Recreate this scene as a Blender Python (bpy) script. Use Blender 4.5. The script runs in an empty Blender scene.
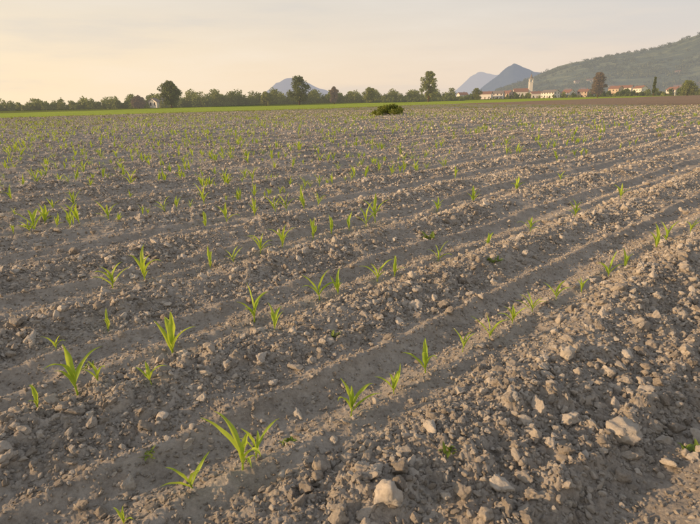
import bpy, math, random
import numpy as np
from mathutils import Vector, Matrix

R=random.Random(7)
rng=np.random.default_rng(11)
scene=bpy.context.scene
CAM_H=1.5
SUN_AZ=math.radians(-104); SUN_EL=math.radians(13)

# ------------------------------------------------------------ noise
_tabs={}
def tab(seed):
    if seed not in _tabs:
        r=np.random.default_rng(seed+1000)
        a=r.random((256,256)).astype(np.float32)*2*np.pi
        _tabs[seed]=(np.cos(a),np.sin(a),r.random((256,256)).astype(np.float32),r.random((256,256)).astype(np.float32),r.random((256,256)).astype(np.float32))
    return _tabs[seed]
def perlin(x,y,scale,seed=0):
    gx,gy,_,_,_=tab(seed)
    x=x/scale+37.3*seed;y=y/scale+11.7*seed
    xi=np.floor(x).astype(np.int64);yi=np.floor(y).astype(np.int64)
    fx=(x-xi).astype(np.float32);fy=(y-yi).astype(np.float32)
    u=fx*fx*fx*(fx*(fx*6-15)+10);v=fy*fy*fy*(fy*(fy*6-15)+10)
    def d(i,j):
        a=(xi+i)&255;b=(yi+j)&255
        return gx[a,b]*(fx-i)+gy[a,b]*(fy-j)
    n0=d(0,0)*(1-u)+d(1,0)*u;n1=d(0,1)*(1-u)+d(1,1)*u
    return (n0*(1-v)+n1*v)*1.5
def bumps(x,y,cell,seed=0,prob=0.8):
    _,_,jx,jy,pr=tab(seed)
    x=x/cell;y=y/cell
    xi=np.floor(x).astype(np.int64);yi=np.floor(y).astype(np.int64)
    fx=(x-xi).astype(np.float32);fy=(y-yi).astype(np.float32)
    out=np.zeros_like(fx)
    for i in(-1,0,1):
        for j in(-1,0,1):
            a=(xi+i)&255;b=(yi+j)&255
            p=pr[a,b]
            dx=fx-i-jx[a,b];dy=fy-j-jy[a,b]
            ang=p*37.0
            ca=np.cos(ang);sa=np.sin(ang)
            ex=(dx*ca+dy*sa);ey=(-dx*sa+dy*ca)*1.35
            rr=0.25+0.5*((p*7.31)%1.0)
            m=np.maximum(np.abs(ex)*0.9+np.abs(ey)*0.45,np.sqrt(ex*ex+ey*ey))
            h=np.clip(1-(m/rr)**2,0,1)**0.6*rr*(p<prob)
            out=np.maximum(out,h)
    return out*cell
def sstep(a,b,x):
    t=np.clip((x-a)/(b-a),0,1);return t*t*(3-2*t)

AZ=math.radians(46.5);CA=math.cos(AZ);SA=math.sin(AZ)
Q0=-1.66;SP=1.39
def phase(x,y):
    q=x*CA-y*SA
    q=q+0.05*perlin(x,y,2.3,21)+0.12*perlin(x,y,9,22)
    return ((q-Q0)/SP)%1.0
def cloddy(x,y):
    """0 smooth furrow .. 1 rubble ridge"""
    p=phase(x,y)
    c=sstep(0.02,0.16,p)*(1-sstep(0.50,0.64,p))
    q=x*CA-y*SA
    near=sstep(-1.6,-1.2,q)*(1-sstep(0.3,0.7,q))
    c=np.maximum(c,near*(1-sstep(-0.62,-0.45,q)*(1-sstep(-0.1,0.1,q))*0.7)*0.95)
    c=c*(0.75+0.9*perlin(x,y,0.9,23))+0.25*sstep(0.0,0.5,perlin(x,y,1.3,24))
    return np.clip(c,0.05,1)
def height(x,y,fine=True):
    x=np.asarray(x,dtype=np.float64);y=np.asarray(y,dtype=np.float64)
    r=np.sqrt(x*x+y*y)
    p=phase(x,y)
    f=1-sstep(80,130,r)
    c=cloddy(x,y)
    am=0.75+0.5*perlin(x,y,5,25)
    z=0.110*am*np.exp(-((p-0.30)/0.155)**2)
    z+=0.040*np.exp(-((p-0.985)/0.045)**2)+0.040*np.exp(-((p+0.015)/0.045)**2)
    z-=0.050*np.exp(-((p-0.80)/0.10)**2)
    z+=0.032*np.exp(-((p-0.66)/0.03)**2)
    z+=0.05*perlin(x,y,3.5,1)+0.022*perlin(x,y,0.9,2)+0.018*perlin(x,y,0.33,3)
    if fine:
        z+=0.009*perlin(x,y,0.12,4)+0.004*perlin(x,y,0.05,5)
        z+=c*(0.40*bumps(x,y,0.13,6,0.4)+0.45*bumps(x+3,y,0.07,7,0.6))
        z+=(0.35+0.65*c)*(0.50*bumps(x,y+5,0.035,8,0.75))
        z+=(0.5+0.5*c)*0.5*bumps(x,y+5,0.017,9,0.8)*(1-sstep(5,9,r))
    z=z*f
    z+=0.25*perlin(x,y,60,12)*sstep(30,90,r)*(1-sstep(300,500,r))
    return z
def H0(x,y):
    return float(height(np.array([x]),np.array([y]))[0])

# ------------------------------------------------------------ helpers
def mesh_np(name,V,F,mat=None,smooth=False,extra=None):
    me=bpy.data.meshes.new(name)
    V=np.asarray(V,dtype=np.float32);F=np.asarray(F,dtype=np.int32)
    me.vertices.add(len(V));me.vertices.foreach_set('co',V.ravel())
    k=F.shape[1]
    me.loops.add(F.size);me.loops.foreach_set('vertex_index',F.ravel())
    me.polygons.add(len(F));me.polygons.foreach_set('loop_start',np.arange(0,F.size,k,dtype=np.int32))
    try: me.polygons.foreach_set('loop_total',np.full(len(F),k,dtype=np.int32))
    except Exception: pass
    if smooth: me.polygons.foreach_set('use_smooth',np.ones(len(F),dtype=bool))
    me.update(calc_edges=True)
    if mat: me.materials.append(mat)
    return me
def obj(name,me,loc=(0,0,0),rot=0,parent=None,link=True,scale=1):
    o=bpy.data.objects.new(name,me);o.location=loc;o.rotation_euler=(0,0,rot)
    o.scale=(scale,)*3
    if parent: o.parent=parent
    if link: scene.collection.objects.link(o)
    return o

class NT:
    def __init__(s,tree): s.t=tree;s.n=tree.nodes;s.l=tree.links
    def new(s,typ,**kw):
        nd=s.n.new(typ)
        for k,v in kw.items():
            if k.startswith('_'): nd.inputs[k[1:]].default_value=v
            else: setattr(nd,k,v)
        return nd
    def link(s,a,b): s.l.new(a,b)
    def math(s,op,a,b=None,c=None,clamp=False):
        nd=s.n.new('ShaderNodeMath');nd.operation=op;nd.use_clamp=clamp
        for i,v in enumerate((a,b,c)):
            if v is None: continue
            if isinstance(v,(int,float)): nd.inputs[i].default_value=v
            else: s.link(v,nd.inputs[i])
        return nd.outputs[0]
    def mix(s,f,a,b,mode='MIX'):
        nd=s.n.new('ShaderNodeMix');nd.data_type='RGBA';nd.blend_type=mode
        for sock,v in((nd.inputs[0],f),(nd.inputs[6],a),(nd.inputs[7],b)):
            if isinstance(v,(int,float)): sock.default_value=v
            elif isinstance(v,tuple): sock.default_value=(v[0],v[1],v[2],1)
            else: s.link(v,sock)
        return nd.outputs[2]
    def noise(s,vec,scale,detail=4,rough=0.55):
        nd=s.n.new('ShaderNodeTexNoise');nd.inputs['Scale'].default_value=scale
        nd.inputs['Detail'].default_value=detail;nd.inputs['Roughness'].default_value=rough
        if vec is not None: s.link(vec,nd.inputs['Vector'])
        return nd.outputs['Fac']
    def ramp(s,f,stops):
        nd=s.n.new('ShaderNodeValToRGB');cr=nd.color_ramp
        while len(cr.elements)<len(stops): cr.elements.new(0.5)
        for e,(p,c) in zip(cr.elements,stops):
            e.position=p;e.color=(c[0],c[1],c[2],1)
        s.link(f,nd.inputs[0]);return nd.outputs[0]
    def remap(s,v,a,b,c=0.0,d=1.0,smooth=True):
        nd=s.n.new('ShaderNodeMapRange');nd.interpolation_type='SMOOTHSTEP' if smooth else 'LINEAR'
        nd.inputs['From Min'].default_value=a;nd.inputs['From Max'].default_value=b
        nd.inputs['To Min'].default_value=c;nd.inputs['To Max'].default_value=d
        s.link(v,nd.inputs['Value']);return nd.outputs[0]
def newmat(name):
    m=bpy.data.materials.new(name);m.use_nodes=True
    nt=NT(m.node_tree);b=m.node_tree.nodes['Principled BSDF']
    b.inputs['Roughness'].default_value=0.9
    b.inputs['Specular IOR Level'].default_value=0.15
    return m,nt,b,m.node_tree.nodes['Material Output']
def haze(nt,shader,out,col,f):  # aerial haze painted into the material as a fixed share of emission
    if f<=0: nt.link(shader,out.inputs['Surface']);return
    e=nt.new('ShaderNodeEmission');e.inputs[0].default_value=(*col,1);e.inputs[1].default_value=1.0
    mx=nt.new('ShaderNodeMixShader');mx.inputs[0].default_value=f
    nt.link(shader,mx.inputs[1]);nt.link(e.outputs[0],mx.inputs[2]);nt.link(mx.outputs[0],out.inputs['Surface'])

# ------------------------------------------------------------ materials
SOILD=(0.205,0.178,0.150);SOILM=(0.360,0.318,0.272);SOILL=(0.50,0.45,0.39)
def soil_mat():
    m,nt,b,out=newmat('soil')
    geo=nt.new('ShaderNodeNewGeometry');pos=geo.outputs['Position']
    sep=nt.new('ShaderNodeSeparateXYZ');nt.link(pos,sep.inputs[0]);X,Y=sep.outputs[0],sep.outputs[1]
    n1=nt.noise(pos,0.9,5,0.65);n2=nt.noise(pos,9,6,0.65);n3=nt.noise(pos,70,5,0.7)
    f=nt.math('ADD',nt.math('MULTIPLY',n1,0.28),nt.math('ADD',nt.math('MULTIPLY',n2,0.40),nt.math('MULTIPLY',n3,0.32)))
    soil=nt.ramp(f,[(0.36,SOILD),(0.50,SOILM),(0.64,SOILL)])
    dist=nt.new('ShaderNodeVectorMath');dist.operation='LENGTH';nt.link(pos,dist.inputs[0]);D=dist.outputs['Value']
    wn=nt.noise(pos,0.8,6,0.7)
    wf=nt.math('MULTIPLY',nt.remap(D,22,80,0,0.75),nt.remap(wn,0.40,0.60))
    weed=nt.mix(nt.noise(pos,0.25,3),(0.30,0.28,0.09),(0.19,0.22,0.06))
    col=nt.mix(wf,soil,weed)
    def sd(nx,ny,x0,y0):
        return nt.math('ADD',nt.math('MULTIPLY',nt.math('SUBTRACT',X,x0),nx),nt.math('MULTIPLY',nt.math('SUBTRACT',Y,y0),ny))
    d1=sd(.683,-.731,-46,73);d2=sd(.785,-.62,5,121)
    d=nt.math('MAXIMUM',d1,d2)
    wob=nt.math('MULTIPLY',nt.math('SUBTRACT',nt.noise(pos,0.08,4),0.5),6)
    dw=nt.math('ADD',d,wob)
    d3=sd(.95,.31,40,78)
    far=nt.mix(nt.noise(pos,0.05,4),(0.24,0.17,0.12),(0.34,0.26,0.19))
    col=nt.mix(nt.remap(nt.math('ADD',d3,wob),0,6),col,far)
    gcol=nt.mix(nt.noise(pos,0.06,5),(0.24,0.33,0.045),(0.42,0.49,0.085))
    col=nt.mix(nt.remap(dw,-1.5,1.5,1,0),col,gcol)
    g2=nt.mix(nt.noise(pos,0.02,4),(0.08,0.12,0.03),(0.20,0.21,0.07))
    col=nt.mix(nt.remap(dw,-92,-84,1,0),col,g2)
    nt.link(col,b.inputs['Base Color'])
    bn=nt.math('ADD',nt.math('MULTIPLY',nt.noise(pos,45,6,0.7),1.0),nt.math('MULTIPLY',nt.noise(pos,160,4,0.7),0.4))
    bp=nt.new('ShaderNodeBump');bp.inputs['Strength'].default_value=0.9;bp.inputs['Distance'].default_value=0.012
    nt.link(bn,bp.inputs['Height'])
    b2=nt.new('ShaderNodeBump');b2.inputs['Distance'].default_value=0.12
    nt.link(nt.remap(D,25,80,0,1),b2.inputs['Strength'])
    nt.link(nt.noise(pos,4,5,0.7),b2.inputs['Height']);nt.link(bp.outputs[0],b2.inputs['Normal'])
    nt.link(b2.outputs[0],b.inputs['Normal'])
    b.inputs['Roughness'].default_value=1.0
    return m
def clod_mat():
    m,nt,b,out=newmat('dry_clod')
    tc=nt.new('ShaderNodeTexCoord');P=tc.outputs['Object']
    oi=nt.new('ShaderNodeObjectInfo');rnd=oi.outputs['Random']
    n=nt.noise(P,2.2,6,0.7);n2=nt.noise(P,9,4,0.7)
    f=nt.math('ADD',nt.math('MULTIPLY',n,0.45),nt.math('ADD',nt.math('MULTIPLY',n2,0.20),nt.math('MULTIPLY',rnd,0.36)))
    c=nt.ramp(f,[(0.30,(0.26,0.226,0.19)),(0.50,(0.43,0.383,0.328)),(0.74,(0.60,0.545,0.475))])
    nt.link(c,b.inputs['Base Color'])
    bp=nt.new('ShaderNodeBump');bp.inputs['Strength'].default_value=0.9;bp.inputs['Distance'].default_value=0.007
    nt.link(nt.noise(P,6,7,0.78),bp.inputs['Height']);nt.link(bp.outputs[0],b.inputs['Normal'])
    b.inputs['Roughness'].default_value=1.0
    return m
def leaf_mat(name,c1,c2,trans=0.35,hz=0,hc=(0,0,0),scale=3.0,useobj=True):
    m,nt,b,out=newmat(name)
    tc=nt.new('ShaderNodeTexCoord')
    oi=nt.new('ShaderNodeObjectInfo')
    n=nt.noise(tc.outputs['Object'],scale,3)
    f=nt.math('ADD',nt.math('MULTIPLY',nt.remap(n,0.35,0.65),0.6),nt.math('MULTIPLY',oi.outputs['Random'],0.4))
    c=nt.mix(f,c1,c2)
    nt.link(c,b.inputs['Base Color']);b.inputs['Roughness'].default_value=0.55
    b.inputs['Specular IOR Level'].default_value=0.3
    t=nt.new('ShaderNodeBsdfTranslucent');nt.link(nt.mix(0.5,c,(c2[0]*1.2,c2[1]*1.1,c2[2]*0.6)),t.inputs[0])
    mx=nt.new('ShaderNodeMixShader');mx.inputs[0].default_value=trans
    nt.link(b.outputs[0],mx.inputs[1]);nt.link(t.outputs[0],mx.inputs[2])
    haze(nt,mx.outputs[0],out,hc,hz)
    return m
def plain(name,col,var=0.15,scale=1.0,rough=0.85,hz=0,hc=(0.5,0.42,0.36)):
    m,nt,b,out=newmat(name)
    tc=nt.new('ShaderNodeTexCoord')
    n=nt.noise(tc.outputs['Object'],scale,4)
    c=nt.mix(n,tuple(v*(1-var) for v in col),tuple(min(1,v*(1+var)) for v in col))
    nt.link(c,b.inputs['Base Color']);b.inputs['Roughness'].default_value=rough
    haze(nt,b.outputs[0],out,hc,hz)
    return m
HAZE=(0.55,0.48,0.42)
M_soil=soil_mat();M_clod=clod_mat()
M_corn=leaf_mat('corn_leaf',(0.27,0.43,0.05),(0.54,0.65,0.10),0.45,scale=12)
M_weed=leaf_mat('weed_leaf',(0.13,0.20,0.035),(0.25,0.33,0.06),0.3,scale=12)
M_tuft=leaf_mat('grass_tuft_leaf',(0.20,0.26,0.05),(0.40,0.40,0.10),0.35)
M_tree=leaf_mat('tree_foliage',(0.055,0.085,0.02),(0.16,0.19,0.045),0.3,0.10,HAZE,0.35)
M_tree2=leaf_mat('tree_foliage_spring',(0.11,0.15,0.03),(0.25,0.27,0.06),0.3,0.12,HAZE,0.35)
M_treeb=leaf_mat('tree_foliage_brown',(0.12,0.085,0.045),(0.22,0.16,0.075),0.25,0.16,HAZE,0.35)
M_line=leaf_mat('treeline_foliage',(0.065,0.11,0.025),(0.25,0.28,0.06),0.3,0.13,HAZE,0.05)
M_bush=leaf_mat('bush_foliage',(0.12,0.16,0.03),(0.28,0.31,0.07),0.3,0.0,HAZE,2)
M_bark=plain('bark',(0.09,0.065,0.045),0.3,3,hz=0.08)

# ------------------------------------------------------------ ground sheet
def build_ground():
    rs=[0.25]
    while rs[-1]<1.1: rs.append(rs[-1]*1.03)
    while rs[-1]<110: rs.append(rs[-1]*1.0043)
    while rs[-1]<9000: rs.append(rs[-1]*1.035)
    rs=np.array(rs)
    a=list(np.linspace(math.radians(-60),math.radians(60),1500))
    a+=list(np.linspace(math.radians(60),math.radians(300),150)[1:-1])
    a=np.array(a);na=len(a);nr=len(rs)
    RR,AA=np.meshgrid(rs,a,indexing='ij')
    X=RR*np.sin(AA);Y=RR*np.cos(AA)
    Z=height(X.ravel(),Y.ravel())
    V=np.stack([X.ravel(),Y.ravel(),Z],1)
    i=np.arange(nr-1)[:,None]*na;j=np.arange(na)[None,:];jn=(j+1)%na
    F=np.stack([(i+j),(i+jn),(i+na+jn),(i+na+j)],-1).reshape(-1,4)[:,::-1]
    return obj('ground',mesh_np('ground',V,F,M_soil,True))
build_ground()

# ------------------------------------------------------------ instancing
def scatter(name,variants,P,Rot,S,Idx):
    col=bpy.data.collections.new(name+'_variants')
    for v in variants: col.objects.link(v)
    me=bpy.data.meshes.new(name)
    n=len(P);me.vertices.add(n);me.vertices.foreach_set('co',np.asarray(P,dtype=np.float32).ravel())
    a=me.attributes.new('rot','FLOAT_VECTOR','POINT');a.data.foreach_set('vector',np.asarray(Rot,dtype=np.float32).ravel())
    a=me.attributes.new('scl','FLOAT_VECTOR','POINT');a.data.foreach_set('vector',np.asarray(S,dtype=np.float32).ravel())
    a=me.attributes.new('idx','INT','POINT');a.data.foreach_set('value',np.asarray(Idx,dtype=np.int32))
    o=obj(name,me)
    ng=bpy.data.node_groups.new(name+'_gn','GeometryNodeTree')
    ng.interface.new_socket('Geometry',in_out='INPUT',socket_type='NodeSocketGeometry')
    ng.interface.new_socket('Geometry',in_out='OUTPUT',socket_type='NodeSocketGeometry')
    N=ng.nodes;L=ng.links
    gi=N.new('NodeGroupInput');go=N.new('NodeGroupOutput')
    ci=N.new('GeometryNodeCollectionInfo');ci.inputs['Collection'].default_value=col
    ci.inputs['Separate Children'].default_value=True;ci.inputs['Reset Children'].default_value=True
    ip=N.new('GeometryNodeInstanceOnPoints');ip.inputs['Pick Instance'].default_value=True
    def at(nm,dt):
        q=N.new('GeometryNodeInputNamedAttribute');q.data_type=dt;q.inputs['Name'].default_value=nm
        return [s for s in q.outputs if s.enabled and s.name=='Attribute'][0]
    e2r=N.new('FunctionNodeEulerToRotation')
    L.new(gi.outputs[0],ip.inputs['Points']);L.new(ci.outputs[0],ip.inputs['Instance'])
    L.new(at('idx','INT'),ip.inputs['Instance Index'])
    L.new(at('rot','FLOAT_VECTOR'),e2r.inputs[0]);L.new(e2r.outputs[0],ip.inputs['Rotation'])
    L.new(at('scl','FLOAT_VECTOR'),ip.inputs['Scale'])
    L.new(ip.outputs[0],go.inputs[0])
    md=o.modifiers.new('scatter','NODES');md.node_group=ng
    return o

# ------------------------------------------------------------ clods
import bmesh
def ico(sub):
    bm=bmesh.new();bmesh.ops.create_icosphere(bm,subdivisions=sub,radius=1)
    V=np.array([v.co[:] for v in bm.verts]);F=np.array([[v.index for v in f.verts] for f in bm.faces]);bm.free()
    return V,F
def clod_variant(k,sub):
    r=np.random.default_rng(100+k)
    V,F=ico(sub);V=V.copy()
    for _ in range(15):
        n=r.normal(size=3);n/=np.linalg.norm(n);d=r.uniform(0.45,0.82)
        s=V@n;ov=np.maximum(s-d,0);V-=ov[:,None]*n[None,:]*0.97
    for fr,am in((1.6,0.14),(3.5,0.09),(8,0.065),(17,0.042),(30,0.03)):
        if fr>9 and sub<4: continue
        for _ in range(5):
            w=r.normal(size=3)*fr;ph=r.uniform(0,6.28)
            V*= (1+am*0.5*np.sin(V@w+ph))[:,None]
    V*=np.array([r.uniform(0.9,1.4),r.uniform(0.8,1.05),r.uniform(0.65,1.0)])*1.2
    me=mesh_np('clod_%02d'%k,V,F,M_clod,True)
    return obj('clod_%02d'%k,me,link=False)
hi=[clod_variant(k,4) for k in range(16)]
lo=[clod_variant(20+k,3) for k in range(8)]
def polar_pts(n,r0,r1,amax=62):
    r=np.sqrt(rng.uniform(r0*r0,r1*r1,n));a=np.radians(rng.uniform(-amax,amax,n))
    return r*np.sin(a),r*np.cos(a)
def clods():
    PX=[];PY=[];SS=[];II=[]
    def cls(dens,r0,r1,s0,s1,pw,base,big,amax=62,nearband=False):
        area=math.radians(2*amax)*0.5*(r1*r1-r0*r0)
        x,y=polar_pts(int(dens*area),r0,r1,amax)
        c=cloddy(x,y)
        keep=rng.random(len(x))<(base+(1-base)*np.clip(c*1.15,0,1)**1.5)
        if nearband: keep&=((x*CA-y*SA)>-1.5)
        x=x[keep];y=y[keep]
        u=rng.random(len(x));s=s0+(s1-s0)*u**pw
        PX.append(x);PY.append(y);SS.append(s);II.append(rng.integers(0,16,len(x)) if big else rng.integers(16,24,len(x)))
    cls(8,1.0,30,0.032,0.055,2.2,0.04,True)
    cls(145,0.9,26,0.015,0.034,1.7,0.06,True)
    cls(90,0.9,9,0.016,0.034,1.6,0.04,True,62,True)
    cls(800,0.9,12,0.008,0.016,1.5,0.15,False)
    cls(3200,0.9,6.5,0.0040,0.0090,1.5,0.33,False)
    cls(14,26,85,0.035,0.070,1.5,0.12,False,42)
    x=np.concatenate(PX);y=np.concatenate(PY);s=np.concatenate(SS);ii=np.concatenate(II)
    z=height(x,y)+s*rng.uniform(-0.05,0.5,len(s))
    P=np.stack([x,y,z],1)
    rot=np.stack([rng.normal(0,0.5,len(s)),rng.normal(0,0.5,len(s)),rng.uniform(0,6.28,len(s))],1)
    S=s[:,None]*rng.uniform(0.8,1.2,(len(s),3))
    scatter('soil_clods',hi+lo,P,rot,S,ii)
clods()

# ------------------------------------------------------------ plants
def leaf_strip(V,F,base,az,el0,droop,L,W,seg=9,twist=0,fold=0.25,r=None):
    px,py,pz=base;el=el0;d=L/seg
    pts=[]
    for i in range(seg+1):
        pts.append((px,py,pz,el,az))
        az+=twist/seg
        px+=math.cos(el)*math.cos(az)*d;py+=math.cos(el)*math.sin(az)*d;pz+=math.sin(el)*d
        el-=droop/seg*(0.3+1.9*(i/seg)**1.5)
    b0=len(V)
    for i,(x,y,z,e,a) in enumerate(pts):
        t=i/seg
        w=W*0.5*(0.45+0.55*min(1,t/0.25))*(1-max(0,(t-0.35)/0.65)**1.7)+0.0006
        side=(-math.sin(a),math.cos(a),0)
        up=(-math.sin(e)*math.cos(a),-math.sin(e)*math.sin(a),math.cos(e))
        wv=1+0.12*math.sin(t*14+az)
        for k in(-1,-0.5,0,0.5,1):
            h=abs(k)*w*fold*2+(0.12*w*math.sin(t*17+k*3+az*5) if abs(k)==1 else 0)
            V.append((x+side[0]*w*k*wv+up[0]*h,y+side[1]*w*k*wv+up[1]*h,z+up[2]*h))
    for i in range(seg):
        for k in range(4):
            a0=b0+i*5+k;F.append((a0,a0+1,a0+6,a0+5))
def corn_mesh(seed,hgt,simple=False):
    r=random.Random(seed)
    V=[];F=[]
    sh=hgt*r.uniform(0.22,0.34);sr=0.0048*hgt/0.25
    lean=(r.uniform(-.2,.2),r.uniform(-.2,.2))
    n=6
    for i in range(5):
        t=i/4;z=-0.03+(sh+0.03)*t;rr=sr*(1.15-0.5*t)
        for k in range(n):
            a=k/n*6.283;V.append((lean[0]*z+rr*math.cos(a),lean[1]*z+rr*math.sin(a),z))
    for i in range(4):
        for k in range(n):
            F.append((i*n+k,i*n+(k+1)%n,(i+1)*n+(k+1)%n,(i+1)*n+k))
    nl=r.choice([3,4,4,5,5]);az=r.uniform(0,6.28)
    for i in range(nl):
        t=(i+1)/nl
        z=sh*(0.25+0.75*t)
        L=hgt*(0.46+0.48*math.sin(math.pi*min(1,t*0.62+0.12)))*r.uniform(0.75,1.2)
        W=hgt*0.118*(0.65+0.5*t)*r.uniform(0.75,1.2)
        el=math.radians(52+28*t+r.uniform(-14,8))
        dr=math.radians(r.uniform(30,110) if t<0.95 else r.uniform(5,55))
        leaf_strip(V,F,(lean[0]*z,lean[1]*z,z),az,el,dr,L,W,seg=6 if simple else 12,twist=r.uniform(-.8,.8),fold=0.3)
        az+=math.pi+r.uniform(-.7,.7)
    return mesh_np('corn_seedling',V,F,M_corn,True)
def weed_mesh(seed,rad,mat=None):
    r=random.Random(seed);V=[];F=[]
    for i in range(r.randint(12,20)):
        az=r.uniform(0,6.28);el=math.radians(r.uniform(10,75))
        L=rad*r.uniform(0.4,1.1)
        b=(r.uniform(-.5,.5)*rad,r.uniform(-.5,.5)*rad,-0.004)
        leaf_strip(V,F,b,az,el,math.radians(r.uniform(30,90)),L,L*r.uniform(.22,.38),seg=5,twist=r.uniform(-.4,.4),fold=0.12)
    return mesh_np('weed_plant',V,F,mat or M_weed,True)
def tuft_mesh(seed,hgt):
    r=random.Random(seed);V=[];F=[]
    for i in range(16):
        az=r.uniform(0,6.28)
        leaf_strip(V,F,(r.uniform(-.3,.3)*hgt,r.uniform(-.3,.3)*hgt,-0.01),az,math.radians(r.uniform(45,85)),math.radians(r.uniform(20,80)),hgt*r.uniform(.6,1.1),hgt*r.uniform(.05,.1),seg=3,fold=0.2)
    return mesh_np('grass_tuft',V,F,M_tuft,False)

seed=[(-.86,1.60,.10),(-.63,1.72,.15),(-.46,1.84,.25),(-.42,1.93,.20),(-.01,2.26,.21),(.22,2.48,.17),(.41,2.65,.19),(.68,2.94,.16),(.88,3.08,.14),(1.09,3.3,.13),(1.28,3.46,.13),(1.54,3.7,.17),(1.8,3.87,.15),(2.21,4.29,.20),(2.43,4.44,.19),(3.03,5.04,.20),(3.23,5.21,.20),(3.77,5.67,.18),
(-1.54,2.27,.13),(-1.43,2.44,.27),(-1.33,2.47,.14),(-1.06,2.49,.12),(-1.1,2.93,.27),(-.68,3.44,.24),(-.5,3.18,.14),(-.24,3.83,.20),(-.1,3.94,.17),(.23,4.28,.23),(.39,4.4,.20),(.84,4.82,.16),(1.42,5.23,.15),(2.06,5.86,.17),(2.92,6.7,.2),(4.05,7.79,.22),
(-1.7,3.4,.14),(-1.9,3.1,.12),
(-2.0,4.2,.22),(-1.8,4.4,.22),(-1.3,4.7,.18),(-1.1,4.8,.18),(-.9,5.1,.22),(-.7,5.3,.25),(-.4,5.6,.23),(-.2,5.8,.22),(0,6.0,.22),(.2,6.2,.25),(.32,6.35,.26),(1.2,7.1,.2),(1.8,7.6,.22),(2.7,8.5,.22),(3.8,9.5,.22),
(-3.4,6.3,.30),(-3.7,6.1,.3),(-1.8,6.5,.26),(-1.6,6.8,.28)]
for i,(x,y,hh) in enumerate(seed):
    obj('corn_seedling',corn_mesh(640+i,hh*(1.0 if y<2.2 else 1.12)*R.uniform(.85,1.12)),(x,y,H0(x,y)-0.004),R.uniform(0,6.28))
weeds=[(-.9,2.0,.05),(-.3,2.1,.05),(-.1,3.1,.06),(.4,1.9,.055),(.9,5.7,.12),(1.3,4.6,.08),(1.5,2.0,.06),(-1.6,2.9,.05)]
for i,(x,y,rr) in enumerate(weeds):
    obj('weed_plant',weed_mesh(900+i,rr),(x,y,H0(x,y)+.006),R.uniform(0,6.28))

cv=[obj('corn_far_%02d'%k,corn_mesh(700+k,0.28,True),link=False) for k in range(14)]
def corn_rows():
    PX=[];PY=[]
    for k in range(3,60):
        q=Q0-SP*k
        s=np.arange(-70,110,0.22);s=s+rng.uniform(-.1,.1,len(s))
        qq=q+rng.normal(0,0.035,len(s))
        x=qq*CA+s*SA;y=-qq*SA+s*CA
        PX.append(x);PY.append(y)
        if k>3:
            m=rng.random(len(s))<0.38
            qq=q+rng.uniform(-.6,.6,len(s));x2=(qq*CA+s*SA)[m];y2=(-qq*SA+s*CA)[m]
            PX.append(x2);PY.append(y2)
    x=np.concatenate(PX);y=np.concatenate(PY)
    r=np.hypot(x,y);az=np.degrees(np.arctan2(x,y))
    d1=.683*(x+46)-.731*(y-73)
    dens=0.60+0.75*perlin(x,y,3,31)-0.34*sstep(-16,18,az)
    dens=dens*(1-0.5*sstep(14,42,r))
    keep=(r>6.8)&(r<62)&(abs(az)<62)&(d1>1)&(rng.random(len(x))<dens)&~((x>-2.2)&(r<9.5)&(y<8+x)&(rng.random(len(x))<0.6))
    x=x[keep];y=y[keep]
    z=height(x,y)
    n=len(x)
    sc=rng.uniform(0.35,1.08,n)
    scatter('corn_seedling_rows',cv,np.stack([x,y,z],1),np.stack([rng.normal(0,.14,n),rng.normal(0,.14,n),rng.uniform(0,6.28,n)],1),np.repeat(sc[:,None],3,1),rng.integers(0,14,n))
corn_rows()
tv=[obj('tuft_%02d'%k,tuft_mesh(800+k,0.17),link=False) for k in range(6)]+[obj('tuft_w%02d'%k,weed_mesh(820+k,0.11),link=False) for k in range(3)]
def far_weeds():
    x,y=polar_pts(40000,20,130,48)
    r=np.hypot(x,y)
    d1=.683*(x+46)-.731*(y-73);d2=.785*(x-5)-.62*(y-121);d3=.95*(x-40)+.31*(y-78)
    n=perlin(x,y,5,41)+0.6*perlin(x,y,1.7,42)
    keep=(np.maximum(d1,d2)>-2)&(d3<2)&(rng.random(len(x))<0.62*sstep(18,65,r)*sstep(-0.3,0.5,n)+0.4*(np.maximum(d1,d2)<3))
    x=x[keep];y=y[keep];n=len(x)
    scatter('field_weeds',tv,np.stack([x,y,height(x,y)],1),np.stack([np.zeros(n),np.zeros(n),rng.uniform(0,6.28,n)],1),np.repeat(rng.uniform(.6,1.4,n)[:,None],3,1),rng.integers(0,9,n))
far_weeds()

# ------------------------------------------------------------ trees
def tube(V,F,p0,p1,r0,r1,n=6):
    a=Vector(p0);b=Vector(p1);d=(b-a).normalized()
    u=d.orthogonal().normalized();w=d.cross(u);k=len(V)
    for p,r in((a,r0),(b,r1)):
        for i in range(n):
            t=i/n*6.283;q=p+u*math.cos(t)*r+w*math.sin(t)*r;V.append(q[:])
    for i in range(n): F.append((k+i,k+(i+1)%n,k+n+(i+1)%n,k+n+i))
def leaf_quads(centers,radii,per,size,r):
    C=np.repeat(np.asarray(centers),per,axis=0);Rr=np.repeat(np.asarray(radii),per,axis=0)
    n=len(C)
    d=r.normal(size=(n,3));d/=np.linalg.norm(d,axis=1)[:,None]
    d*=(r.random(n)**0.45)[:,None]
    P=C+d*Rr
    u=r.normal(size=(n,3));u/=np.linalg.norm(u,axis=1)[:,None]
    w=np.cross(u,r.normal(size=(n,3)));w/=np.linalg.norm(w,axis=1)[:,None]
    s=(size*r.uniform(0.5,1.2,n))[:,None]
    V=np.stack([P-u*s,P+w*s*0.6,P+u*s,P-w*s*0.6],1).reshape(-1,3)
    F=np.arange(4*n).reshape(-1,4)
    return V,F
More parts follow.
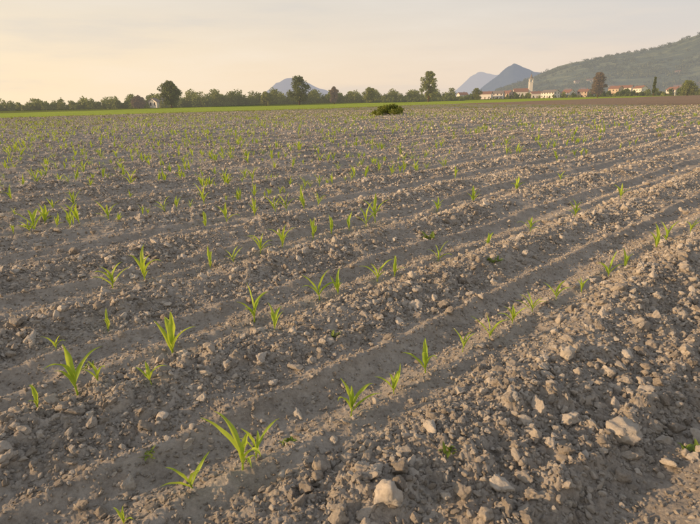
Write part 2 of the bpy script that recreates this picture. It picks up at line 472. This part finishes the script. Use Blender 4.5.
def tree(name,x,y,hgt,width,mat,seed,shape='round',leaf=0.35,z=None):
    r=np.random.default_rng(seed);rr=random.Random(seed)
    e=obj(name,None,(x,y,(H0(x,y) if z is None else z)))
    V=[];F=[]
    th=hgt*0.2;tr=hgt*0.022
    tube(V,F,(0,0,-0.3),(rr.uniform(-.1,.1),0,th),tr*1.3,tr)
    top=(rr.uniform(-.3,.3),rr.uniform(-.3,.3),hgt*0.8)
    tube(V,F,(0,0,th),top,tr,tr*0.3)
    cs=[];rd=[]
    n=36
    for i in range(n):
        t=(i+0.5)/n
        zc=hgt*(0.16+0.78*t)
        if shape=='round': ww=math.sin(math.pi*min(1,max(0.06,(t*0.80+0.16))))**0.6
        elif shape=='oval': ww=math.sin(math.pi*min(1,max(0.05,(t*0.8+0.18))))
        else: ww=0.8*(1-t)+0.2
        a=i*2.4+rr.uniform(-.5,.5);rad=width*0.5*ww*rr.uniform(0.15,0.8)
        c=(math.cos(a)*rad,math.sin(a)*rad,zc)
        cs.append(c);k=width*0.5*rr.uniform(0.22,0.42)*(0.6+0.4*ww);rd.append((k,k,k*0.8))
        if i%2==0: tube(V,F,(0,0,zc*0.62),c,tr*0.4,tr*0.12,5)
    obj('trunk_and_limbs',mesh_np('trunk_and_limbs',V,F,M_bark,True),parent=e)
    LV,LF=leaf_quads(cs,rd,120,leaf,r)
    obj('crown',mesh_np('crown',LV,LF,mat),parent=e)
    return e
def polar(azdeg,r): a=math.radians(azdeg);return r*math.sin(a),r*math.cos(a)
x,y=polar(-17.6,190);tree('broadleaf_tree',x,y,8.5,7.5,M_tree,1)
x,y=polar(-20.6,200);tree('broadleaf_tree',x,y,4,5,M_treeb,2)
x,y=polar(-4.9,250);tree('broadleaf_tree',x,y,12.5,11,M_tree,3)
x,y=polar(-1.3,240);tree('broadleaf_tree',x,y,7.5,5,M_treeb,4)
x,y=polar(8.4,290);tree('broadleaf_tree',x,y,15.5,11,M_tree2,5,'round',0.45)
x,y=polar(24.4,420);tree('broadleaf_tree',x,y,17,13,M_treeb,6,'round',0.6)
x,y=polar(-8.3,255);tree('broadleaf_tree',x,y,6,7,M_tree2,7)
x,y=polar(2.4,270);tree('broadleaf_tree',x,y,7,9,M_tree2,8)
x,y=polar(29.0,600);tree('cypress_tree',x,y,18,5,M_tree,9,'cone',0.6)
x,y=polar(13.2,520);tree('broadleaf_tree',x,y,10,11,M_tree2,10)
x,y=polar(31.6,450);tree('broadleaf_tree',x,y,10,13,M_tree2,12,'round',.5)
def shrub(x,y,w,hgt,seed):
    r=np.random.default_rng(seed);rr=random.Random(seed)
    e=obj('round_shrub',None,(x,y,H0(x,y)));V=[];F=[];cs=[];rd=[]
    for i in range(34):
        a=rr.uniform(0,6.28);q=rr.random()**0.6*w*0.42;z=hgt*rr.uniform(0.2,0.8)*(1-0.55*(q/(w*0.45))**2)
        cs.append((math.cos(a)*q,math.sin(a)*q,z));k=rr.uniform(.2,.34)*hgt;rd.append((k*1.3,k*1.3,k))
        tube(V,F,(0,0,-.05),(math.cos(a)*q,math.sin(a)*q,z),.02,.006,4)
    obj('stems',mesh_np('stems',V,F,M_bark),parent=e)
    LV,LF=leaf_quads(cs,rd,170,0.075,r);obj('foliage',mesh_np('foliage',LV,LF,M_bush),parent=e)
shrub(4.1,54,3.4,1.1,44)

def treeline(name,a0,a1,r0f,hf,n,seed,mat,leaf,per=90):
    r=np.random.default_rng(seed);cs=[];rd=[]
    az=r.uniform(a0,a1,n)
    for a in az:
        rad=r0f(a)+r.uniform(-12,12);hh=hf(a)*r.uniform(0.5,1.15)*(1+0.3*math.sin(a*3.1+seed)+0.15*math.sin(a*8.3))
        x,y=polar(a,rad)
        m=max(2,int(hh/1.6))
        for k in range(m):
            t=(k+0.5)/m;w=hh*0.5*(1.05-0.55*t)
            cs.append((x+r.normal()*w*0.3,y+r.normal()*w*0.3,hh*t));rd.append((w,w,hh/m*0.9))
    V,F=leaf_quads(cs,rd,per,leaf,r)
    return obj(name,mesh_np(name,V,F,mat))
lerp=lambda a,x0,x1,y0,y1:y0+(y1-y0)*min(1,max(0,(a-x0)/(x1-x0)))
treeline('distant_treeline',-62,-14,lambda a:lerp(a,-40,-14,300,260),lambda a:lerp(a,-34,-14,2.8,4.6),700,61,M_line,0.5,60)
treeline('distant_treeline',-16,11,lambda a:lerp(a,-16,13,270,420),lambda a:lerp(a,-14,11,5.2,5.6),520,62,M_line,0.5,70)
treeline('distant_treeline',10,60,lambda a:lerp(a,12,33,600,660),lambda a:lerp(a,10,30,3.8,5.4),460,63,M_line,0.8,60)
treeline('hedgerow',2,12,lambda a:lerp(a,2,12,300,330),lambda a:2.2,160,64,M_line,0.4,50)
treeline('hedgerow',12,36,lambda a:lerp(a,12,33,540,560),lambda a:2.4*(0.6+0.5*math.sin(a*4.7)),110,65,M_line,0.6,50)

# ------------------------------------------------------------ hills
HS=[(10,0.0),(14,0.006),(16.5,0.019),(18.7,0.031),(20.5,0.041),(22,0.047),(23.8,0.053),(26,0.058),(28,0.062),(29.5,0.066),(31.5,0.073),(34,0.084),(38,0.095),(46,0.105),(60,0.09),(75,0.0)]
hsx=np.array([a for a,_ in HS]);hsy=np.array([b for _,b in HS])
def hillz(az,r,x,y):
    peak=np.interp(az,hsx,hsy)
    base=peak*2700*sstep(850,2700,r)*(1-0.5*sstep(2900,4300,r))
    nz=(perlin(x,y,520,51)*0.16+perlin(x,y,210,52)*0.08+perlin(x,y,80,53)*0.015)
    return base*(1+nz)-2.0*(1-sstep(850,1000,r))
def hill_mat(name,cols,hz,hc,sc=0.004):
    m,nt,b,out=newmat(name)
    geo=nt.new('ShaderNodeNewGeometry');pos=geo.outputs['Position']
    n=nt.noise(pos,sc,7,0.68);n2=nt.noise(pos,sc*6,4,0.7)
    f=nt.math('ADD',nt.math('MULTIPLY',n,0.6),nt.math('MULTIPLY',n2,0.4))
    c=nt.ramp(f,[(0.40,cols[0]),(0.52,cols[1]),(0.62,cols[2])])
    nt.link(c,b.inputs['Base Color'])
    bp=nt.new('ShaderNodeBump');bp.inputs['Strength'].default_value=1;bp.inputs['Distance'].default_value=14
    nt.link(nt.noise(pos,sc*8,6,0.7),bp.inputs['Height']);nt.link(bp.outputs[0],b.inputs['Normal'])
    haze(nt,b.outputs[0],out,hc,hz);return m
az=np.linspace(9,76,460);rr=np.geomspace(830,4600,200)
RR,AA=np.meshgrid(rr,az,indexing='ij');X=RR*np.sin(np.radians(AA));Y=RR*np.cos(np.radians(AA))
Z=hillz(AA,RR,X,Y)
n0,n1=RR.shape
i=np.arange(n0-1)[:,None]*n1;j=np.arange(n1-1)[None,:]
F=np.stack([i+j,i+j+1,i+n1+j+1,i+n1+j],-1).reshape(-1,4)[:,::-1]
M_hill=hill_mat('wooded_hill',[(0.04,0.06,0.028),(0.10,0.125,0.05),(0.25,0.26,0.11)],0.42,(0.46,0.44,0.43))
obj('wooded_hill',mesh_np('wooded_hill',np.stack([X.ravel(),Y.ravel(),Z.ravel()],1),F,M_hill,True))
def hz_at(azd,r):
    x,y=polar(azd,r);return float(hillz(np.array([azd]),np.array([r]),np.array([x]),np.array([y]))[0])

def cone_hill(name,prof,dist,hz,hc,seed):
    a=np.array([p[0] for p in prof]);t=np.array([p[1] for p in prof])
    ag=np.linspace(a[0],a[-1],160);ds=np.linspace(-1,1,60)
    W=dist*0.16
    DD,AG=np.meshgrid(ds,ag,indexing='ij')
    r=dist+DD*W
    x=r*np.sin(np.radians(AG));y=r*np.cos(np.radians(AG))
    h=np.interp(AG,a,t)*dist*(0.5+0.5*np.cos(np.pi*DD))
    h=h*(1+0.16*perlin(x,y,dist*0.05,seed)+0.06*perlin(x,y,dist*0.015,seed+1))-5
    n0,n1=DD.shape;i=np.arange(n0-1)[:,None]*n1;j=np.arange(n1-1)[None,:]
    F=np.stack([i+j,i+j+1,i+n1+j+1,i+n1+j],-1).reshape(-1,4)[:,::-1]
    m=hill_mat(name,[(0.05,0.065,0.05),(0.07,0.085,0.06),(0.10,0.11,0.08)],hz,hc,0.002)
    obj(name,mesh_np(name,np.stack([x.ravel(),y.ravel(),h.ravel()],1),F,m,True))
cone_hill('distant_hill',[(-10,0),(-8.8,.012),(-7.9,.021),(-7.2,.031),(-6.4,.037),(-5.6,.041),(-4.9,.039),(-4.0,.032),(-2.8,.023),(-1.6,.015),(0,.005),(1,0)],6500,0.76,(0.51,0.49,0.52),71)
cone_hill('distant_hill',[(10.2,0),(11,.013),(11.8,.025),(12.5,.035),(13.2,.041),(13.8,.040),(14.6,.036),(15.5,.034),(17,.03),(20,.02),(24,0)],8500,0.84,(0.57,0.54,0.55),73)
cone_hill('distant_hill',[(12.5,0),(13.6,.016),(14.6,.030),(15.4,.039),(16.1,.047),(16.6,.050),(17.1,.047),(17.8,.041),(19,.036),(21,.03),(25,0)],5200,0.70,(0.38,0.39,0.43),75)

# ------------------------------------------------------------ buildings
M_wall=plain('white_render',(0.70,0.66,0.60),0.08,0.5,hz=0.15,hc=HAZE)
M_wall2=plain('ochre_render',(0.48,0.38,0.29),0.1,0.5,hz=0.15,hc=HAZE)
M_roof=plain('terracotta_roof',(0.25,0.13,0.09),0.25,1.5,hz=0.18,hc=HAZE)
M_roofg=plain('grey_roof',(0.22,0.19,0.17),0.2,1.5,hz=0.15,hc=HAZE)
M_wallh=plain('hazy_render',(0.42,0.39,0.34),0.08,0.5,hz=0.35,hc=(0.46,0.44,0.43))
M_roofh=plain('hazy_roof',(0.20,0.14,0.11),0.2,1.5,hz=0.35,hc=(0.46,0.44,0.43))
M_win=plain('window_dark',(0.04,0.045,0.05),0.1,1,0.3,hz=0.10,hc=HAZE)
M_door=plain('wood_door',(0.12,0.07,0.04),0.2,1,hz=0.10,hc=HAZE)
def boxv(V,F,x0,x1,y0,y1,z0,z1):
    k=len(V);V+= [(x0,y0,z0),(x1,y0,z0),(x1,y1,z0),(x0,y1,z0),(x0,y0,z1),(x1,y0,z1),(x1,y1,z1),(x0,y1,z1)]
    F+=[(k,k+3,k+2,k+1),(k+4,k+5,k+6,k+7),(k,k+1,k+5,k+4),(k+1,k+2,k+6,k+5),(k+2,k+3,k+7,k+6),(k+3,k,k+4,k+7)]
def house(name,x,y,z,rot,w,d,h,rh,wall,roof,storeys=2):
    e=obj(name,None,(x,y,z),rot)
    V=[];F=[];boxv(V,F,-w/2,w/2,-d/2,d/2,-2.5,h)
    k=len(V)
    V+=[(-w/2,-d/2,h+.002),(-w/2,d/2,h+.002),(-w/2,0,h+rh),(w/2,-d/2,h+.002),(w/2,d/2,h+.002),(w/2,0,h+rh)]
    F+=[(k,k+2,k+1),(k+3,k+4,k+5)]
    me=bpy.data.meshes.new('walls');me.from_pydata(V,[],F);me.materials.append(wall);obj('walls',me,parent=e)
    o=0.5;s=rh/(d/2);V=[];F=[]
    zt=h+rh+0.05;ze=h-o*s+0.05
    for sg in(-1,1):
        k=len(V)
        V+=[(-w/2-o,0,zt),(w/2+o,0,zt),(w/2+o,sg*(d/2+o),ze),(-w/2-o,sg*(d/2+o),ze)]
        V+=[(a,b,c+0.18) for a,b,c in V[k:k+4]]
        F+=[(k,k+1,k+2,k+3),(k+4,k+7,k+6,k+5),(k+3,k+2,k+6,k+7),(k,k+3,k+7,k+4),(k+1,k+5,k+6,k+2)]
    boxv(V,F,w*0.2,w*0.2+.7,d*.1,d*.1+.7,h+rh*.5,h+rh+0.9)
    me=bpy.data.meshes.new('roof');me.from_pydata(V,[],F);me.materials.append(roof);obj('roof',me,parent=e)
    V=[];F=[]
    nw=max(2,int(w/3.2))
    for fl in range(storeys):
        zz=0.9+fl*2.9
        if zz+1.4>h: break
        for i in range(nw):
            xc=-w/2+(i+0.5)*w/nw
            for sg in(-1,1):
                if fl==0 and i==nw//2 and sg==-1: continue
                y0,y1=sorted((sg*d/2,sg*(d/2+0.04)))
                boxv(V,F,xc-.55,xc+.55,y0,y1,zz,zz+1.4)
        for sx in(-1,1):
            x0,x1=sorted((sx*w/2,sx*(w/2+.04)))
            for yc in(-d/4,d/4): boxv(V,F,x0,x1,yc-.5,yc+.5,zz,zz+1.4)
    me=bpy.data.meshes.new('windows');me.from_pydata(V,[],F);me.materials.append(M_win);obj('windows',me,parent=e)
    V=[];F=[];xc=-w/2+(nw//2+0.5)*w/nw;boxv(V,F,xc-.5,xc+.5,-d/2-.05,-d/2,0,2.1)
    me=bpy.data.meshes.new('door');me.from_pydata(V,[],F);me.materials.append(M_door);obj('door',me,parent=e)
hs=[(-18.6,262,8,6,2.6,1.4,M_wall,M_roofg,1),
(11.8,620,10,8,5,2.3,M_wall,M_roof,2),(14.1,585,12,9,5,2.4,M_wall,M_roof,2),(15.3,600,11,9,5.4,2.4,M_wall,M_roofg,2),(16.2,625,10,9,5.6,2.6,M_wall2,M_roof,2),
(18.9,610,11,9,4.6,2.0,M_wall,M_roof,2),(20.2,585,16,9,5.2,2.2,M_wall,M_roofg,2),(21.8,625,10,9,5,2.6,M_wall,M_roof,2),(23.2,630,11,9,5.4,2.4,M_wall2,M_roof,2),
(25.9,690,12,10,6.4,2.6,M_wall2,M_roof,3),(26.8,750,12,10,7.5,2.8,M_wall,M_roof,3),(27.9,740,12,10,6.6,2.6,M_wall,M_roof,3),(30.6,650,12,9,5.6,2.6,M_wall,M_roof,2)]
for k,(a,r,w,d,h,rh,wm,rm,st) in enumerate(hs):
    x,y=polar(a,r)
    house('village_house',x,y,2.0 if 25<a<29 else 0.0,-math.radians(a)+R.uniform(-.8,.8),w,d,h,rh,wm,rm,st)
for k in range(16):
    a=R.uniform(20,40);r=R.uniform(1080,1500);x,y=polar(a,r)
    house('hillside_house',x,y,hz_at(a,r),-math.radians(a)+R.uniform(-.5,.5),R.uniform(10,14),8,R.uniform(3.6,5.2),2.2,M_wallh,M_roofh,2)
def slope_woods():
    r=np.random.default_rng(91);cs=[];rd=[]
    for k in range(3600):
        a=r.uniform(15,44);q=r.uniform(920,2700);x,y=polar(a,q)
        if perlin(np.array([x]),np.array([y]),160,55)[0]<0.05 and r.random()<0.85: continue
        z=hz_at(a,q);s=r.uniform(4,8);cs.append((x,y,z+s*0.5));rd.append((s*1.2,s*1.2,s*0.8))
    V,F=leaf_quads(cs,rd,40,2.0,r)
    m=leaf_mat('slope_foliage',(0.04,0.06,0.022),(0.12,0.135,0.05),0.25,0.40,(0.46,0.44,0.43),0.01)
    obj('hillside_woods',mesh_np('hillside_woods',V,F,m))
slope_woods()
def church(x,y,z,rot):
    e=obj('church',None,(x,y,z),rot)
    V=[];F=[]
    boxv(V,F,-9,9,-5,5,-1,8)
    k=len(V);V+=[(-9,-5,8.002),(-9,5,8.002),(-9,0,12),(9,-5,8.002),(9,5,8.002),(9,0,12)]
    F+=[(k,k+2,k+1),(k+3,k+4,k+5)]
    me=bpy.data.meshes.new('nave');me.from_pydata(V,[],F);me.materials.append(M_wall);obj('nave',me,parent=e)
    V=[(-9.4,-5.6,7.7),(9.4,-5.6,7.7),(9.4,0,12.2),(-9.4,0,12.2),(9.4,5.6,7.7),(-9.4,5.6,7.7)];F=[(0,1,2,3),(3,2,4,5)]
    me=bpy.data.meshes.new('nave_roof');me.from_pydata(V,[],F);me.materials.append(M_roof);obj('nave_roof',me,parent=e)
    V=[];F=[];t=2.3;cx=12.5
    boxv(V,F,cx-t,cx+t,-t,t,-1,19);boxv(V,F,cx-t-.3,cx+t+.3,-t-.3,t+.3,19,19.6)
    for sx in(-1,1):
        for sy in(-1,1):
            xx=cx+sx*(t-.45);yy=sy*(t-.45);boxv(V,F,xx-.45,xx+.45,yy-.45,yy+.45,19.6,23)
    boxv(V,F,cx-t-.3,cx+t+.3,-t-.3,t+.3,23,23.6)
    me=bpy.data.meshes.new('bell_tower');me.from_pydata(V,[],F);me.materials.append(M_wall);obj('bell_tower',me,parent=e)
    V=[];F=[];n=8
    for i in range(n):
        a=(i+.5)/n*6.283;V.append((cx+2.3*math.cos(a),2.3*math.sin(a),23.6))
    V.append((cx,0,30));F=[(i,(i+1)%n,n) for i in range(n)]
    me=bpy.data.meshes.new('spire');me.from_pydata(V,[],F);me.materials.append(M_roofg);obj('spire',me,parent=e)
    V=[];F=[];boxv(V,F,cx-.08,cx+.08,-.08,.08,30,31.6);boxv(V,F,cx-.5,cx-.09,-.07,.07,30.8,30.95);boxv(V,F,cx+.09,cx+.5,-.07,.07,30.8,30.95)
    me=bpy.data.meshes.new('cross');me.from_pydata(V,[],F);me.materials.append(M_win);obj('cross',me,parent=e)
    V=[];F=[]
    for xx in(-6,-2,2,6):
        for s in(-1,1):
            y0,y1=sorted((s*5,s*5.05));boxv(V,F,xx-.5,xx+.5,y0,y1,3,6)
    me=bpy.data.meshes.new('windows');me.from_pydata(V,[],F);me.materials.append(M_win);obj('windows',me,parent=e)
x,y=polar(17.4,760);church(x,y,0,-math.radians(17)+0.2)

# ------------------------------------------------------------ sky & sun
w=bpy.data.worlds.new('World');scene.world=w;w.use_nodes=True
nt=NT(w.node_tree);bg=w.node_tree.nodes['Background']
sky=nt.new('ShaderNodeTexSky');sky.sky_type='NISHITA';sky.sun_disc=False
sky.sun_elevation=SUN_EL;sky.sun_rotation=SUN_AZ;sky.dust_density=3.0;sky.air_density=1.2
tc=nt.new('ShaderNodeTexCoord');dirv=tc.outputs['Generated']
nz=nt.new('ShaderNodeVectorMath');nz.operation='NORMALIZE';nt.link(dirv,nz.inputs[0])
sp=nt.new('ShaderNodeSeparateXYZ');nt.link(nz.outputs[0],sp.inputs[0]);Zd=sp.outputs[2]
dt=nt.math('ADD',nt.math('MULTIPLY',sp.outputs[0],math.sin(SUN_AZ)),nt.math('MULTIPLY',sp.outputs[1],math.cos(SUN_AZ)))
sf=nt.remap(dt,-0.75,0.6,0,1,False)
hor=nt.mix(sf,(6.5,5.4,4.6),(9.0,7.1,4.6))
mid=nt.mix(sf,(4.85,4.85,4.85),(6.5,5.8,4.85))
top=(2.8,3.0,3.4)
c=nt.mix(nt.remap(Zd,0.0,0.24),hor,mid)
c=nt.mix(nt.remap(Zd,0.25,0.75),c,top)
mp=nt.new('ShaderNodeMapping');mp.inputs['Scale'].default_value=(1.2,1.2,8);mp.inputs['Rotation'].default_value=(0.12,0.1,0);nt.link(nz.outputs[0],mp.inputs[0])
cl=nt.noise(mp.outputs[0],1.8,6,0.55)
c=nt.mix(nt.remap(cl,0.45,0.75,0,0.45),c,nt.mix(0.5,c,(8.2,7.5,6.7)))
c=nt.mix(nt.remap(cl,0.32,0.5,0.28,0),c,(4.5,4.5,4.7))
fin=nt.mix(0.88,sky.outputs[0],c)
nt.link(fin,bg.inputs[0]);bg.inputs[1].default_value=0.138

sd=bpy.data.lights.new('sun','SUN');sd.energy=5.0;sd.angle=math.radians(0.6);sd.color=(1.0,0.67,0.37)
so=bpy.data.objects.new('sun',sd);scene.collection.objects.link(so)
sv=Vector((math.sin(SUN_AZ)*math.cos(SUN_EL),math.cos(SUN_AZ)*math.cos(SUN_EL),math.sin(SUN_EL)))
so.rotation_euler=sv.to_track_quat('Z','Y').to_euler();so.location=(-20,0,10)

# ------------------------------------------------------------ camera
cd=bpy.data.cameras.new('camera');cd.sensor_width=36;cd.lens=36*529/700;cd.clip_end=20000;cd.clip_start=0.05
co=bpy.data.objects.new('camera',cd);scene.collection.objects.link(co)
co.matrix_world=Matrix.Translation((0,0,CAM_H))@Matrix.Rotation(math.radians(90-17.0),4,'X')@Matrix.Rotation(-0.02,4,'Z')
scene.camera=co
scene.view_settings.view_transform='Standard';scene.view_settings.look='None';scene.view_settings.exposure=0
